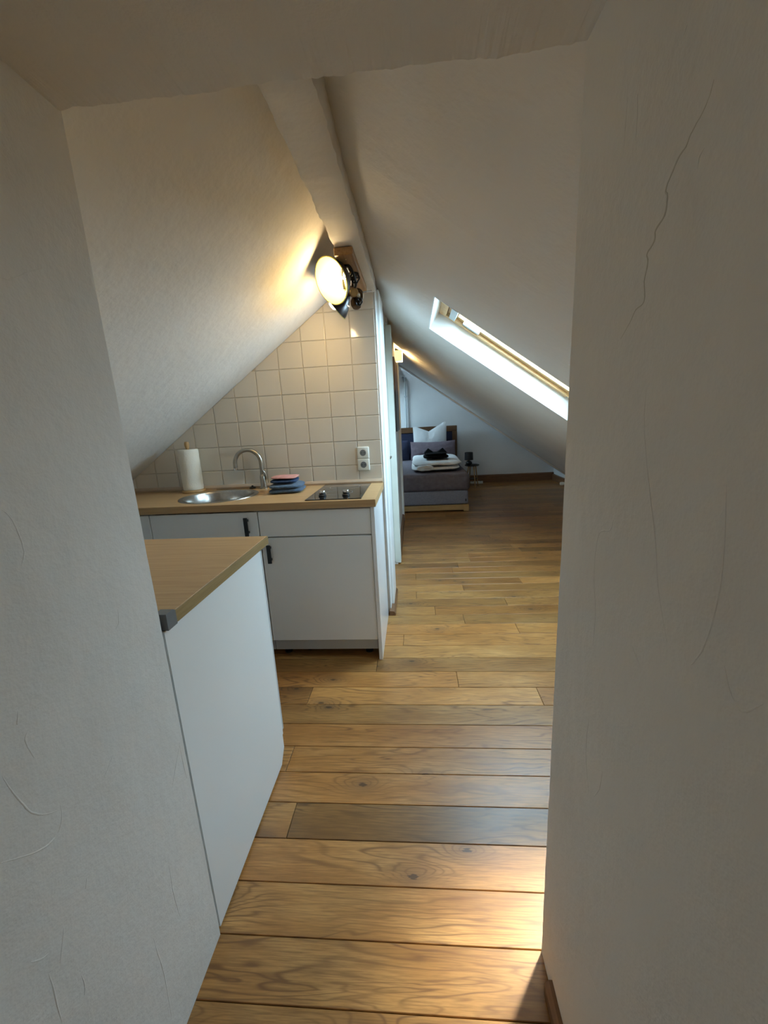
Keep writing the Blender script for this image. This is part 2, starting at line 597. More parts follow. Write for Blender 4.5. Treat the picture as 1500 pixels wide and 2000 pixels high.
# ---- passage the viewer stands in: rough plastered faces with ragged arrises
def jit(t, s, a):
    return a * (noise.noise(Vector((t * 9.0, s, 0))) + 0.6 * noise.noise(Vector((t * 41.0, s + 3, 0))) + 0.35 * noise.noise(Vector((t * 120.0, s + 7, 0))))
def passage_wall(name, xf, sgn, seed, label):
    bm = bmesh.new()
    n = 140
    prev = None
    for i in range(n + 1):
        z = 1.83 * i / n
        jx = jit(z, seed, 0.0022)
        pts = [(xf, -1.6), (xf, -0.2), (xf, 0.62), (xf + sgn * 0.004 * 0 + jx * 0.4, YO - 0.004), (xf + sgn * 0.004 + jx * 0.3, YO + jit(z, seed + 20, 0.002)), (xf + sgn * 0.11, YO), (xf + sgn * 0.11, -1.6)]
        row = [bm.verts.new((x, y, z)) for x, y in pts]
        if prev:
            for a in range(len(row)):
                b = (a + 1) % len(row)
                bm.faces.new((prev[a], prev[b], row[b], row[a]))
        else:
            bm.faces.new(row)
        prev = row
    bm.faces.new(prev[::-1])
    return struct(fin(name, bm, 'plaster'), label)
wall_left = passage_wall('wall_left', XPL, -1, 1.0, 'roughly plastered off-white wall of the passage, beside the white cabinet panel')
wall_right = passage_wall('wall_right', XPR, 1, 5.0, 'roughly plastered off-white wall of the passage with a long crack')

bm = bmesh.new()
n = 200
prev = None
for i in range(n + 1):
    t = i / n
    x = XPL - 0.06 + (XPR - XPL + 0.12) * t
    dz = jit(t * 0.9, 11.0, 0.0052)
    arch = 0.006 * max(0.0, (t - 0.86) / 0.14)
    row = [bm.verts.new(p) for p in ((x, -1.6, ZPC), (x, 0.3, ZPC), (x, 0.66, ZPC + 0.2 * dz), (x, YO - 0.008, ZPC + dz + arch), (x, YO + jit(t, 31, 0.002), ZPC + 0.006 + dz + arch), (x, YO, 2.02), (x, -1.6, 2.02))]
    if prev:
        for a in range(len(row)):
            b = (a + 1) % len(row)
            bm.faces.new((prev[a], prev[b], row[b], row[a]))
    else:
        bm.faces.new(row)
    prev = row
bm.faces.new(prev[::-1])
struct(fin('ceiling', bm, 'plaster'), 'low plastered passage ceiling with a ragged lower edge')
struct(fin('wall_back', box(-0.7, 0.42, -1.7, -1.6, 0, 2.0), 'plaster'))

# raised trowel ridges and cracks on the two passage walls
RIDGE_R = [[(0.444, 1.573), (0.448, 1.563), (0.455, 1.556), (0.469, 1.548), (0.475, 1.541), (0.486, 1.537), (0.495, 1.528), (0.503, 1.518), (0.499, 1.51), (0.501, 1.494), (0.516, 1.486), (0.516, 1.476), (0.529, 1.468), (0.526, 1.457), (0.53, 1.44), (0.527, 1.418), (0.544, 1.413), (0.556, 1.401), (0.576, 1.386)], [(0.579, 1.65), (0.576, 1.626), (0.576, 1.603)], [(0.603, 1.663), (0.604, 1.637), (0.604, 1.611)], [(0.492, 1.648), (0.496, 1.645), (0.5, 1.643)], [(0.447, 1.524), (0.453, 1.521), (0.454, 1.512)], [(0.558, 1.15), (0.565, 1.133), (0.595, 1.121), (0.605, 1.089), (0.604, 1.044), (0.591, 0.99), (0.592, 0.937)], [(0.506, 1.319), (0.504, 1.279), (0.486, 1.22), (0.459, 1.148), (0.445, 1.097), (0.42, 1.045)], [(0.367, 1.23), (0.358, 1.16), (0.36, 1.11), (0.368, 1.068), (0.38, 1.044)], [(0.34, 1.07), (0.33, 1.051), (0.315, 1.043), (0.298, 1.064)], [(0.485, 1.001), (0.473, 0.991), (0.464, 0.986)], [(0.588, 0.808), (0.59, 0.736), (0.569, 0.675)], [(0.531, 0.76), (0.537, 0.72), (0.551, 0.689)], [(0.541, 0.336), (0.511, 0.353), (0.483, 0.36)]]
RIDGE_L = [[(0.487, 1.21), (0.496, 1.197), (0.501, 1.174), (0.502, 1.145), (0.493, 1.127)], [(0.398, 0.871), (0.402, 0.846), (0.409, 0.817), (0.418, 0.787), (0.434, 0.765), (0.45, 0.753)], [(0.457, 0.755), (0.453, 0.733), (0.441, 0.719), (0.421, 0.721), (0.396, 0.739), (0.368, 0.765)], [(0.379, 0.542), (0.379, 0.514), (0.377, 0.481), (0.376, 0.446)], [(0.418, 0.466), (0.418, 0.444), (0.414, 0.431)], [(0.414, 0.575), (0.407, 0.558), (0.396, 0.534)], [(0.555, 0.313), (0.556, 0.269), (0.559, 0.222), (0.557, 0.166), (0.552, 0.092)], [(0.438, 0.937), (0.433, 0.923), (0.431, 0.921)], [(0.443, 0.902), (0.436, 0.891), (0.439, 0.867), (0.441, 0.857)], [(0.643, 0.986), (0.639, 0.962), (0.628, 0.953)], [(0.736, 0.609), (0.712, 0.577), (0.684, 0.538)], [(0.733, 0.612), (0.733, 0.556), (0.735, 0.511)], [(0.562, 0.743), (0.548, 0.73), (0.538, 0.724)], [(0.465, 0.599), (0.459, 0.586)], [(0.364, 0.593), (0.376, 0.577), (0.386, 0.571)], [(0.631, 0.395), (0.627, 0.315), (0.631, 0.248)], [(0.566, 1.516), (0.585, 1.52), (0.618, 1.54), (0.657, 1.559)]]
def ridges(wall, x, lists, sgn):
    for q_, L in enumerate(lists):
        pts = [Vector((x, y, z)) for y, z in L]
        if len(pts) > 2:
            pts = bez(pts, 4)
        pts = [p + Vector((0, jit(i * 0.11, p.y * 7, 0.0006), jit(i * 0.13, p.z * 5, 0.0006))) for i, p in enumerate(pts)]
        m_ = len(pts)
        rad = [0.0004 + 0.0010 * math.sin(math.pi * (i + 0.4) / m_) * RNG.uniform(0.8, 1.2) for i in range(m_)]
        bm = tube(pts, rad, 6)
        for v in bm.verts:
            v.co.x = x + (v.co.x - x) * 0.45
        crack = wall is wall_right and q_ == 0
        fin('plaster_crack' if crack else 'plaster_ridge', bm, 'crack_shade' if crack else 'plaster', wall, smooth=True)
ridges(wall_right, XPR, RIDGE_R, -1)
ridges(wall_left, XPL, RIDGE_L, 1)

# ---- end wall of the attic room around the passage mouth
Lz = lambda x: CL + SL * x
Rz = lambda x: CR - SR * x
bm = prism([(-3.25, -0.05), (-0.60, -0.05), (-0.60, Lz(-0.60) + 0.1), (-3.25, Lz(-3.25) + 0.1)], 0.60, 0.742, 'Y')
add_prism(bm, [(0.31, -0.05), (2.9, -0.05), (2.9, 0.05), (0.31, Rz(0.31) + 0.1)], 0.60, 0.742, 'Y')
add_prism(bm, [(-0.60, 1.86), (0.31, 1.86), (-0.255, 2.24)], 0.60, 0.742, 'Y')
struct(fin('wall_front', bm, 'plaster'))

# ---- roof slopes (solid slabs with holes for the roof windows)
TH = 0.26
def slope_piece(bm, side, xa, xb, ya, yb, lift=0.0):
    P = PR if side == 'R' else PL
    pts = [P(xa, 0), P(xb, 0), P(xb, 0, TH), P(xa, 0, TH)]
    add_prism(bm, [(p.x, p.z + lift) for p in pts], ya, yb, 'Y')
def slope(name, side, xa, xb, ya, yb, holes, label):
    bm = bmesh.new()
    ys = sorted({ya, yb} | {h[2] for h in holes} | {h[3] for h in holes})
    for a, b in zip(ys, ys[1:]):
        cuts = [xa]
        for h in holes:
            if h[2] <= a and b <= h[3]:
                cuts += [h[0], h[1]]
        cuts.append(xb)
        for i in range(0, len(cuts), 2):
            slope_piece(bm, side, cuts[i], cuts[i + 1], a, b)
    return struct(fin(name, bm, 'plaster_slope'), label)
SKY = (0.12, 1.06, 2.19, 2.92)
ADDED_SKY = (0.68, 1.20, 1.40, 1.90)
cr = slope('ceiling_right', 'R', -0.33, 3.0, 0.745, 6.40, [ADDED_SKY, SKY], 'off-white plastered roof slope pierced by the roof window')
for v in cr.data.vertices:            # the old roof rises a little towards the passage mouth
    if v.co.y < 0.75:
        v.co.z += 0.055
slope('ceiling_left', 'L', -3.3, -0.20, 0.745, 8.05, [(-1.34, -0.70, 6.75, 7.6)], 'off-white plastered roof slope lit by the kitchen spotlight')
bm = bmesh.new()
slope_piece(bm, 'R', -0.35, 3.2, 6.40, 8.05, 0.21)
struct(fin('ceiling_far', bm, 'plaster_far'))
# batten where the near slope ends before the gable
d = Vector((1, 0, -SR)).normalized()
bm = bmesh.new()
a, b = PR(-0.2, 0, 0.0), PR(2.75, 0, 0.0)
add_prism(bm, [(a.x, a.z), (b.x, b.z), (b.x - NR.x * .022, b.z - NR.z * .022), (a.x - NR.x * .022, a.z - NR.z * .022)], 6.35, 6.41, 'Y')
struct(fin('trim_1', bm, 'white_paint'), 'thin white batten along the edge of the sloping ceiling before the gable')

# ---- ridge beam, plastered
bm = bmesh.new()
prev = None
for i in range(90):
    y = 0.74 + (2.54 - 0.74) * i / 89
    jl, jr, jz = jit(y, 51, 0.006), jit(y, 57, 0.006), jit(y, 61, 0.003)
    row = [bm.verts.new(p) for p in ((-0.318 + jl, y, 2.16), (-0.314 + jl, y, 2.032 + jz), (-0.302 + jl, y, 2.024 + jz), (-0.204 + jr, y, 2.024 + jz), (-0.193 + jr, y, 2.032 + jz), (-0.191 + jr, y, 2.16))]
    if prev:
        for a_ in range(len(row)):
            b_ = (a_ + 1) % len(row)
            bm.faces.new((prev[a_], prev[b_], row[b_], row[a_]))
    else:
        bm.faces.new(row)
    prev = row
bm.faces.new(prev[::-1])
struct(fin('trim_2', bm, 'plaster_slope', smooth=True), 'plastered ridge beam running under the roof peak')

# ---- tiled kitchen wall: grout bed with every tile as its own piece
XT0 = -0.208
wall_kitchen = struct(fin('wall_kitchen', prism([(-3.25, -0.05), (XT0, -0.05), (XT0, 2.16), (-0.255, 2.2), (-3.25, Lz(-3.25) + 0.06)], YT + 0.0045, YT + 0.11, 'Y'), 'grout'),
                      'wall of square cream glazed tiles behind the kitchen worktop')
def tile_mesh(poly):
    bm = bmesh.new()
    cx = sum(p[0] for p in poly) / len(poly)
    cz = sum(p[1] for p in poly) / len(poly)
    def ins(p, k):
        dx, dz = cx - p[0], cz - p[1]
        return (p[0] + math.copysign(min(k, abs(dx)), dx), p[1] + math.copysign(min(k, abs(dz)), dz))
    rings = []
    for y, k in ((YT + 0.008, 0), (YT + 0.0025, 0), (YT + 0.0008, 0.0012), (YT, 0.0035)):
        rings.append([bm.verts.new((ins(p, k)[0], y, ins(p, k)[1])) for p in poly])
    for A, B in zip(rings, rings[1:]):
        for i in range(len(poly)):
            j = (i + 1) % len(poly)
            bm.faces.new((A[i], A[j], B[j], B[i]))
    bm.faces.new(rings[-1])
    bm.faces.new(rings[0][::-1])
    return bm
G = 0.0014
for c in range(12):
    for r_ in range(-1, 8):
        x1 = XT0 - 0.151 * c - G
        x0 = XT0 - 0.151 * (c + 1) + G
        z0 = (1.03 + 0.151 * r_ + G) if r_ >= 0 else 0.915
        z1 = 1.03 + 0.151 * (r_ + 1) - G
        poly = clip([(x0, z0), (x1, z0), (x1, z1), (x0, z1)], -SL, 1, CL - 0.002)
        poly = clip(poly, 0, 1, 2.135)
        if len(poly) < 3:
            continue
        ar = abs(sum(poly[i][0] * poly[(i + 1) % len(poly)][1] - poly[(i + 1) % len(poly)][0] * poly[i][1] for i in range(len(poly)))) / 2
        if ar < 0.0006:
            continue
        o = fin('tile', tile_mesh(poly), 'tile_glaze', wall_kitchen)

# ---- partition wall right of the tiles, door recess, far part
bm = box(-0.30, -0.205, YT + 0.0046, 2.95, 0, 2.16)
add_box(bm, -0.30, -0.205, 2.95, 3.50, 2.02, 2.16)
add_box(bm, -0.30, -0.186, 3.50, 5.15, 0, 2.16)
add_box(bm, -3.2, -0.212, 5.05, 5.15, 0, 2.16)
partition = struct(fin('wall_partition', bm, 'white_paint'), 'narrow white partition wall beyond the tiled corner')
struct(fin('trim_3', box(-0.206, -0.180, 2.62, 2.905, 0.0, 2.06, 0.004), 'white_paint'), 'white door casing beside the tiled corner')
struct(fin('trim_4', box(-0.206, -0.197, 2.543, 2.62, 0.0, 2.1, 0.003), 'white_paint'), 'white edge strip at the end of the tiled wall')
door = struct(fin('door_1', box(-0.250, -0.228, 2.95, 3.505, 0.01, 2.02, 0.002), 'cream_paint'), 'pale door set back in the partition wall')
fin('door_handle', tube(bez([(-0.228, 3.02, 1.02), (-0.19, 3.02, 1.02), (-0.185, 3.05, 1.02), (-0.185, 3.12, 1.02)], 6), 0.008), 'brushed_nickel', door, smooth=True)
bm = box(-0.212, -0.158, 3.495, 3.58, 0.012, 2.05, 0.004)
add_box(bm, -0.212, -0.166, 3.58, 3.63, 0.012, 2.05, 0.003)
struct(fin('trim_5', bm, 'cream_paint'), 'pale green-white door casing standing proud of the partition')
struct(fin('trim_6', box(-0.212, -0.160, 5.06, 5.16, 0.0, 2.03, 0.004), 'white_paint'), 'white corner casing at the far end of the partition')
bm = prism([(-0.206, 0), (-0.166, 0), (-0.166, 0.014), (-0.176, 0.03), (-0.206, 0.034)], 2.50, 2.90, 'Y')
struct(fin('baseboard_partition', bm, 'brown_skirting'), 'short brown quarter-round skirting at the foot of the tiled corner')
bm = prism([(-0.186, 0), (-0.160, 0), (-0.160, 0.085), (-0.168, 0.10), (-0.186, 0.10)], 3.63, 5.06, 'Y')
struct(fin('baseboard_left', bm, 'brown_skirting'), 'brown skirting along the far partition wall')

# ---- gable wall, knee wall and their skirtings
struct(fin('wall_gable', prism([(-3.2, -0.05), (3.0, -0.05), (3.0, 0.4), (-0.26, 2.5), (-3.2, 0.35)], YG, YG + 0.1, 'Y'), 'plaster_far'), 'white gable wall behind the bed')
struct(fin('wall_knee', box(2.66, 2.76, 0.74, YG, -0.05, 0.42), 'plaster_far'))
bm = prism([(YG, 0), (YG - 0.03, 0), (YG - 0.03, 0.14), (YG - 0.012, 0.155), (YG, 0.155)], 0.86, 2.66, 'X')
struct(fin('baseboard_gable', bm, 'brown_skirting_x'), 'tall brown skirting along the gable wall')
bm = prism([(2.66, 0), (2.63, 0), (2.63, 0.11), (2.645, 0.12), (2.66, 0.12)], 0.75, YG - 0.03, 'Y')
struct(fin('baseboard_knee', bm, 'brown_skirting'))
# brown skirting end by the passage mouth, low on the right
bm = prism([(XPR, 0), (XPR - 0.017, 0), (XPR - 0.017, 0.030), (XPR - 0.008, 0.042), (XPR, 0.042)], -1.6, 0.672, 'Y')
struct(fin('baseboard_right', bm, 'brown_skirting'), 'brown skirting at the foot of the right passage wall')

# ---- roof windows
def roof_window(name, side, hole, label, detail):
    P = PR if side == 'R' else PL
    n_ = NR if side == 'R' else NL
    x0, x1, y0, y1 = hole
    w = bpy.data.objects.new(name, None)
    COL.objects.link(w)
    w.location = P((x0 + x1) / 2, (y0 + y1) / 2)
    struct(w, label)
    def member(nm, xa, xb, ya, yb, d0, d1, mat, inset=0.0):
        bm = bmesh.new()
        pts = [P(xa, 0, d0), P(xb, 0, d0), P(xb, 0, d1), P(xa, 0, d1)]
        add_prism(bm, [(p.x, p.z) for p in pts], ya, yb, 'Y')
        return fin(nm, bm, mat, w)
    lin = 0.006
    member('reveal_lining', x0 + lin, x1 - lin, y1 - lin, y1, -0.001, 0.115, 'white_paint')
    member('reveal_lining', x0 + lin, x1 - lin, y0, y0 + lin, -0.001, 0.115, 'white_paint')
    member('reveal_lining', x0, x0 + lin, y0, y1, -0.001, 0.115, 'white_paint')
    member('reveal_lining', x1 - lin, x1, y0, y1, -0.001, 0.115, 'white_paint')
    fw = 0.055
    for nm, a in (('frame_side', (x0, x1, y1 - fw, y1)), ('frame_side', (x0, x1, y0, y0 + fw)), ('frame_top', (x0, x0 + 0.05, y0 + fw, y1 - fw)), ('frame_bottom', (x1 - 0.05, x1, y0 + fw, y1 - fw))):
        member(nm, *a, 0.115, 0.165, 'window_pine')
    sw = 0.05
    xa, xb, ya, yb = x0 + 0.05, x1 - 0.05, y0 + fw, y1 - fw
    for nm, a in (('sash_side', (xa, xb, yb - sw, yb)), ('sash_side', (xa, xb, ya, ya + sw)), ('sash_top', (xa, xa + 0.06, ya + sw, yb - sw)), ('sash_bottom', (xb - 0.06, xb, ya + sw, yb - sw))):
        member(nm, *a, 0.135, 0.185, 'window_pine')
    member('pane', xa + 0.05, xb - 0.05, ya + sw - 0.01, yb - sw + 0.01, 0.158, 0.162, 'pane_glass')
    if detail:
        member('vent_bar', xa + 0.02, xa + 0.055, ya + 0.06, yb - 0.02, 0.105, 0.135, 'aluminium')
        member('hinge_plate', xa + 0.10, xa + 0.20, yb - 0.045, yb - 0.012, 0.118, 0.135, 'aluminium')
        q = P(0.97, y1 - 0.027, 0.115)
        fin('screw_cap', lathe([(0, 0.006), (0.008, 0.004), (0.009, 0)], q, -n_, 12), 'aluminium', w, smooth=True)
    return w
roof_window('window_1', 'R', SKY, 'pine roof window in a deep white reveal', True)
roof_window('added_window_2', 'R', ADDED_SKY, 'added unseen pine roof window in the same slope', False)  # opening added out of view to let light onto the near floor
roof_window('added_window_3', 'L', (-1.34, -0.70, 6.75, 7.6), 'added unseen pine roof window in the slope beside the bed', False)  # opening added out of view to light the gable and bed
# ================================================================ KITCHEN
ZW = 0.912            # worktop height
YF = 1.99             # cabinet fronts
def bar_handle(parent, x, z0, z1, yf):
    bm = box(x - 0.011, x + 0.011, yf - 0.030, yf - 0.022, z0, z1, 0.003, 2)
    add_box(bm, x - 0.006, x + 0.006, yf - 0.024, yf, z0 + 0.012, z0 + 0.024)
    add_box(bm, x - 0.006, x + 0.006, yf - 0.024, yf, z1 - 0.024, z1 - 0.012)
    o = fin('handle', bm, 'black_plastic', parent)
    o['label'] = 'black bar handle'
    return o

# right base unit: drawer over door, with a glossy end panel
cab = thing('base_cabinet', (-0.53, 2.25, 0), 'white base cabinet under the black hob, with one drawer over a door', 'cabinet')
bm = box(-0.831, -0.237, YF + 0.02, 2.50, 0.115, 0.872)
fin('carcass', bm, 'white_laminate', cab)
fin('drawer', box(-0.829, -0.2375, YF, YF + 0.019, 0.729, 0.866, 0.0015), 'white_laminate', cab)
dr = fin('door', box(-0.829, -0.2375, YF, YF + 0.019, 0.122, 0.722, 0.0015), 'white_laminate', cab)
bar_handle(dr, -0.785, 0.588, 0.690, YF)
fin('plinth', box(-0.831, -0.243, YF + 0.035, YF + 0.05, 0.045, 0.115), 'grey_laminate', cab)
o = fin('end_panel', box(-0.2355, -0.2155, YF - 0.004, 2.506, 0.0, 0.874, 0.0012), 'gloss_white', cab)
o['label'] = 'glossy white end panel'
for x, y in ((-0.78, 2.08), (-0.30, 2.08), (-0.78, 2.44), (-0.30, 2.44)):
    fin('foot', lathe([(0, 0), (0.022, 0), (0.022, 0.008), (0.012, 0.012), (0.012, 0.115), (0, 0.115)], (x, y, 0), n=12), 'black_plastic', cab, smooth=True)

# sink base unit
cab2 = thing('base_cabinet', (-1.13, 2.25, 0), 'white base cabinet under the round sink, half hidden by the near worktop', 'cabinet')
bm = box(-1.429, -1.411, YF + 0.02, 2.50, 0.115, 0.872)
add_box(bm, -0.853, -0.835, YF + 0.02, 2.50, 0.115, 0.872)
add_box(bm, -1.411, -0.853, YF + 0.02, 2.50, 0.115, 0.133)
add_box(bm, -1.411, -0.853, 2.492, 2.50, 0.133, 0.872)
fin('carcass', bm, 'white_laminate', cab2)
dr = fin('door', box(-1.427, -0.8345, YF, YF + 0.019, 0.122, 0.866, 0.0015), 'white_laminate', cab2)
bar_handle(dr, -0.890, 0.742, 0.842, YF)
fin('plinth', box(-1.429, -0.835, YF + 0.035, YF + 0.05, 0.045, 0.115), 'grey_laminate', cab2)
for x, y in ((-1.38, 2.08), (-0.90, 2.08), (-1.38, 2.44), (-0.90, 2.44)):
    fin('foot', lathe([(0, 0), (0.022, 0), (0.022, 0.008), (0.012, 0.012), (0.012, 0.115), (0, 0.115)], (x, y, 0), n=12), 'black_plastic', cab2, smooth=True)

# narrow filler unit at the low end under the slope
fl = thing('filler_cabinet', (-1.52, 2.25, 0), 'narrow white filler front left of the sink cabinet', 'cabinet')
fin('carcass', box(-1.60, -1.433, YF + 0.02, 2.50, 0.045, 0.80), 'white_laminate', fl)
fin('front', box(-1.60, -1.432, YF, YF + 0.019, 0.122, 0.866, 0.0015), 'white_laminate', fl)
fin('foot_block', box(-1.595, -1.44, YF + 0.05, 2.45, 0.0, 0.05), 'black_plastic', fl)

# worktop with a round cut-out for the sink
SX, SY, SRAD = -1.157, 2.255, 0.203
bm = bmesh.new()
def worktop_with_hole(x0, x1, y0, y1, z0, z1, cx, cy, r, n=64):
    bm = bmesh.new()
    ring, rect = [], []
    for i in range(n):
        a = 2 * math.pi * (i + 0.5) / n
        c, s = math.cos(a), math.sin(a)
        ring.append((cx + r * c, cy + r * s))
        tx = ((x1 - cx) / c if c > 0 else (x0 - cx) / c) if abs(c) > 1e-6 else 1e9
        ty = ((y1 - cy) / s if s > 0 else (y0 - cy) / s) if abs(s) > 1e-6 else 1e9
        t = min(tx, ty)
        rect.append((cx + t * c, cy + t * s))
    # snap the nearest outline points to the true corners
    for cxr, cyr in ((x0, y0), (x1, y0), (x1, y1), (x0, y1)):
        k = min(range(n), key=lambda i: (rect[i][0] - cxr) ** 2 + (rect[i][1] - cyr) ** 2)
        rect[k] = (cxr, cyr)
    V = {}
    for nm, pts in (('r', ring), ('o', rect)):
        for z in (z0, z1):
            V[nm, z] = [bm.verts.new((p[0], p[1], z)) for p in pts]
    for i in range(n):
        j = (i + 1) % n
        bm.faces.new((V['r', z1][i], V['o', z1][i], V['o', z1][j], V['r', z1][j]))
        bm.faces.new((V['r', z0][j], V['o', z0][j], V['o', z0][i], V['r', z0][i]))
        bm.faces.new((V['o', z0][i], V['o', z0][j], V['o', z1][j], V['o', z1][i]))
        bm.faces.new((V['r', z0][j], V['r', z0][i], V['r', z1][i], V['r', z1][j]))
    return bm
wt = thing('kitchen_worktop', (-1.0, 2.25, 0.874), 'oak worktop along the tiled wall carrying sink and hob', 'worktop')
fin('top', worktop_with_hole(-1.93, -0.2085, 1.982, 2.537, 0.8745, ZW, SX, SY, SRAD), 'worktop_oak', wt)
fin('front_edging', box(-1.93, -0.2085, 1.9795, 1.9819, 0.8745, ZW - 0.001), 'worktop_oak', wt)
fin('end_edging', box(-0.2084, -0.2066, 1.9795, 2.537, 0.8745, ZW - 0.001), 'worktop_oak', wt)
bm = prism([(2.539, ZW), (2.524, ZW), (2.522, ZW + 0.012), (2.530, ZW + 0.026), (2.539, ZW + 0.026)], -1.93, -0.209, 'X')
struct(fin('trim_7', bm, 'seal_strip'), 'pale sealing strip between worktop and tiles')

# sink
sk = thing('round_sink', (SX, SY, ZW), 'round stainless steel sink set into the oak worktop', 'sink')
prof = [(0.2235, 0.0005), (0.2225, 0.003), (0.205, 0.0045), (0.196, 0.002), (0.190, -0.010), (0.186, -0.060), (0.176, -0.125), (0.150, -0.148), (0.05, -0.156), (0.0, -0.157)]
back = [(0.0, -0.160), (0.05, -0.159), (0.152, -0.151), (0.1785, -0.127), (0.1885, -0.06), (0.1925, -0.010), (0.198, -0.001), (0.2225, 0.0002)]
fin('bowl', lathe(prof + back, (SX, SY, ZW), n=64, closed=False), 'steel', sk, smooth=True)
fin('drain', lathe([(0.0, -0.150), (0.018, -0.150), (0.034, -0.1535), (0.038, -0.1565), (0.0, -0.157)], (SX, SY, ZW), n=28), 'chrome', sk, smooth=True)

# tap
fx, fy = -0.975, 2.492
tp = thing('kitchen_tap', (fx, fy, ZW), 'brushed nickel swan-neck tap behind the round sink', 'tap')
fin('body', lathe([(0, 0), (0.026, 0), (0.026, 0.006), (0.019, 0.010), (0.019, 0.075), (0.016, 0.085), (0.013, 0.09), (0, 0.09)], (fx, fy, ZW), n=24), 'brushed_nickel', tp, smooth=True)
arc = []
rad_, zc = 0.079, 1.078
dirx = Vector((-0.97, -0.24, 0)).normalized()
for i in range(5):
    arc.append(Vector((fx, fy, 1.0 + (zc - 1.0) * i / 4)))
for i in range(1, 25):
    a = math.pi * i / 24 * 1.02
    arc.append(Vector((fx, fy, zc)) + dirx * (rad_ - rad_ * math.cos(a)) + Vector((0, 0, rad_ * math.sin(a) * 1.05)))
arc.append(arc[-1] + Vector((0, 0, -0.02)))
fin('spout', tube(arc, [0.0125] * (len(arc) - 2) + [0.0125, 0.0125], 16), 'brushed_nickel', tp, smooth=True)
fin('aerator', lathe([(0, 0), (0.0135, 0), (0.0135, 0.012), (0, 0.012)], arc[-1] - Vector((0, 0, 0.012)), n=18), 'chrome', tp, smooth=True)
fin('lever', tube([(fx + 0.015, fy, 0.965), (fx + 0.026, fy - 0.006, 0.978), (fx + 0.020, fy - 0.015, 1.018), (fx + 0.014, fy - 0.018, 1.026)], [0.008, 0.007, 0.005, 0.004], 10), 'brushed_nickel', tp, smooth=True)

# sink plug with its little chain, on the worktop behind the sink
pl = thing('sink_plug', (-1.055, 2.503, ZW), 'small black rubber sink plug beside the tap', 'sink plug')
fin('stopper', lathe([(0, 0), (0.020, 0), (0.022, 0.006), (0.016, 0.012), (0.006, 0.014), (0.005, 0.020), (0, 0.021)], (-1.055, 2.503, ZW), n=18), 'black_plastic', pl, smooth=True)
fin('chain', tube(bez([(-1.055, 2.503, ZW + 0.019), (-1.075, 2.510, ZW + 0.004), (-1.13, 2.512, ZW + 0.0025), (-1.22, 2.508, ZW + 0.0025), (-1.30, 2.505, ZW + 0.0025)], 10), 0.0016, 6), 'black_plastic', pl, smooth=True)

# hob
hb = thing('ceramic_hob', (-0.43, 2.27, ZW), 'narrow black glass hob set in the oak worktop', 'hob')
fin('glass_plate', box(-0.578, -0.281, 2.008, 2.512, ZW, ZW + 0.005, 0.0018, 2), 'ceramic_glass', hb)
for x, y in ((-0.505, 2.105), (-0.376, 2.105)):
    kn = fin('knob', lathe([(0, 0), (0.021, 0), (0.021, 0.006), (0.017, 0.009), (0.0165, 0.024), (0.015, 0.026), (0, 0.026)], (x, y, ZW + 0.005), n=28), 'black_plastic', hb, smooth=True)
    fin('knob_cap', lathe([(0.0168, 0.018), (0.0172, 0.026), (0.0155, 0.0285), (0, 0.0290)], (x, y, ZW + 0.005), n=28), 'chrome', kn, smooth=True)
for cy, rr in ((2.20, 0.075), (2.39, 0.09)):
    fin('cooking_zone', lathe([(rr - 0.0015, 0.0), (rr, 0.0002), (rr + 0.0015, 0.0)], (-0.43, cy, ZW + 0.0051), n=48), 'rubber_grey', hb)

# kitchen paper on its wooden stand
kx, ky = -1.432, 2.468
ps = thing('paper_roll_stand', (kx, ky, ZW), 'wooden kitchen roll stand near the low end of the worktop', 'roll stand')
fin('base', lathe([(0, 0), (0.070, 0), (0.073, 0.005), (0.071, 0.013), (0.066, 0.016), (0, 0.016)], (kx, ky, ZW), n=36), 'beech_disc', ps, smooth=True)
fin('rod', lathe([(0.0, 0.016), (0.010, 0.016), (0.010, 0.275), (0.014, 0.29), (0.0155, 0.305), (0.012, 0.318), (0.0, 0.320)], (kx, ky, ZW), n=20), 'beech', ps, smooth=True)
bm = bmesh.new()
nr = 48
prof = [(0.021, 0.0), (0.058, 0.0), (0.0605, 0.004)] + [(0.061 + 0.0006 * math.sin(k * 2.1), 0.004 + 0.245 * k / 14) for k in range(1, 14)] + [(0.0605, 0.250), (0.058, 0.255), (0.021, 0.255)]
add_lathe(bm, prof, (kx, ky, ZW + 0.0165), n=nr, closed=True)
for v in bm.verts:
    a = math.atan2(v.co.y - ky, v.co.x - kx)
    rr = math.hypot(v.co.x - kx, v.co.y - ky)
    if rr > 0.05:
        k_ = 1 + 0.012 * math.sin(3 * a + 1.0) + 0.01 * noise.noise(v.co * 18)
        v.co.x = kx + (v.co.x - kx) * k_
        v.co.y = ky + (v.co.y - ky) * k_
pr_ = fin('paper_roll', bm, 'paper', smooth=True, origin=(kx, ky, ZW + 0.0165))
tag(pr_, 'white kitchen paper roll on the wooden stand', 'paper roll')

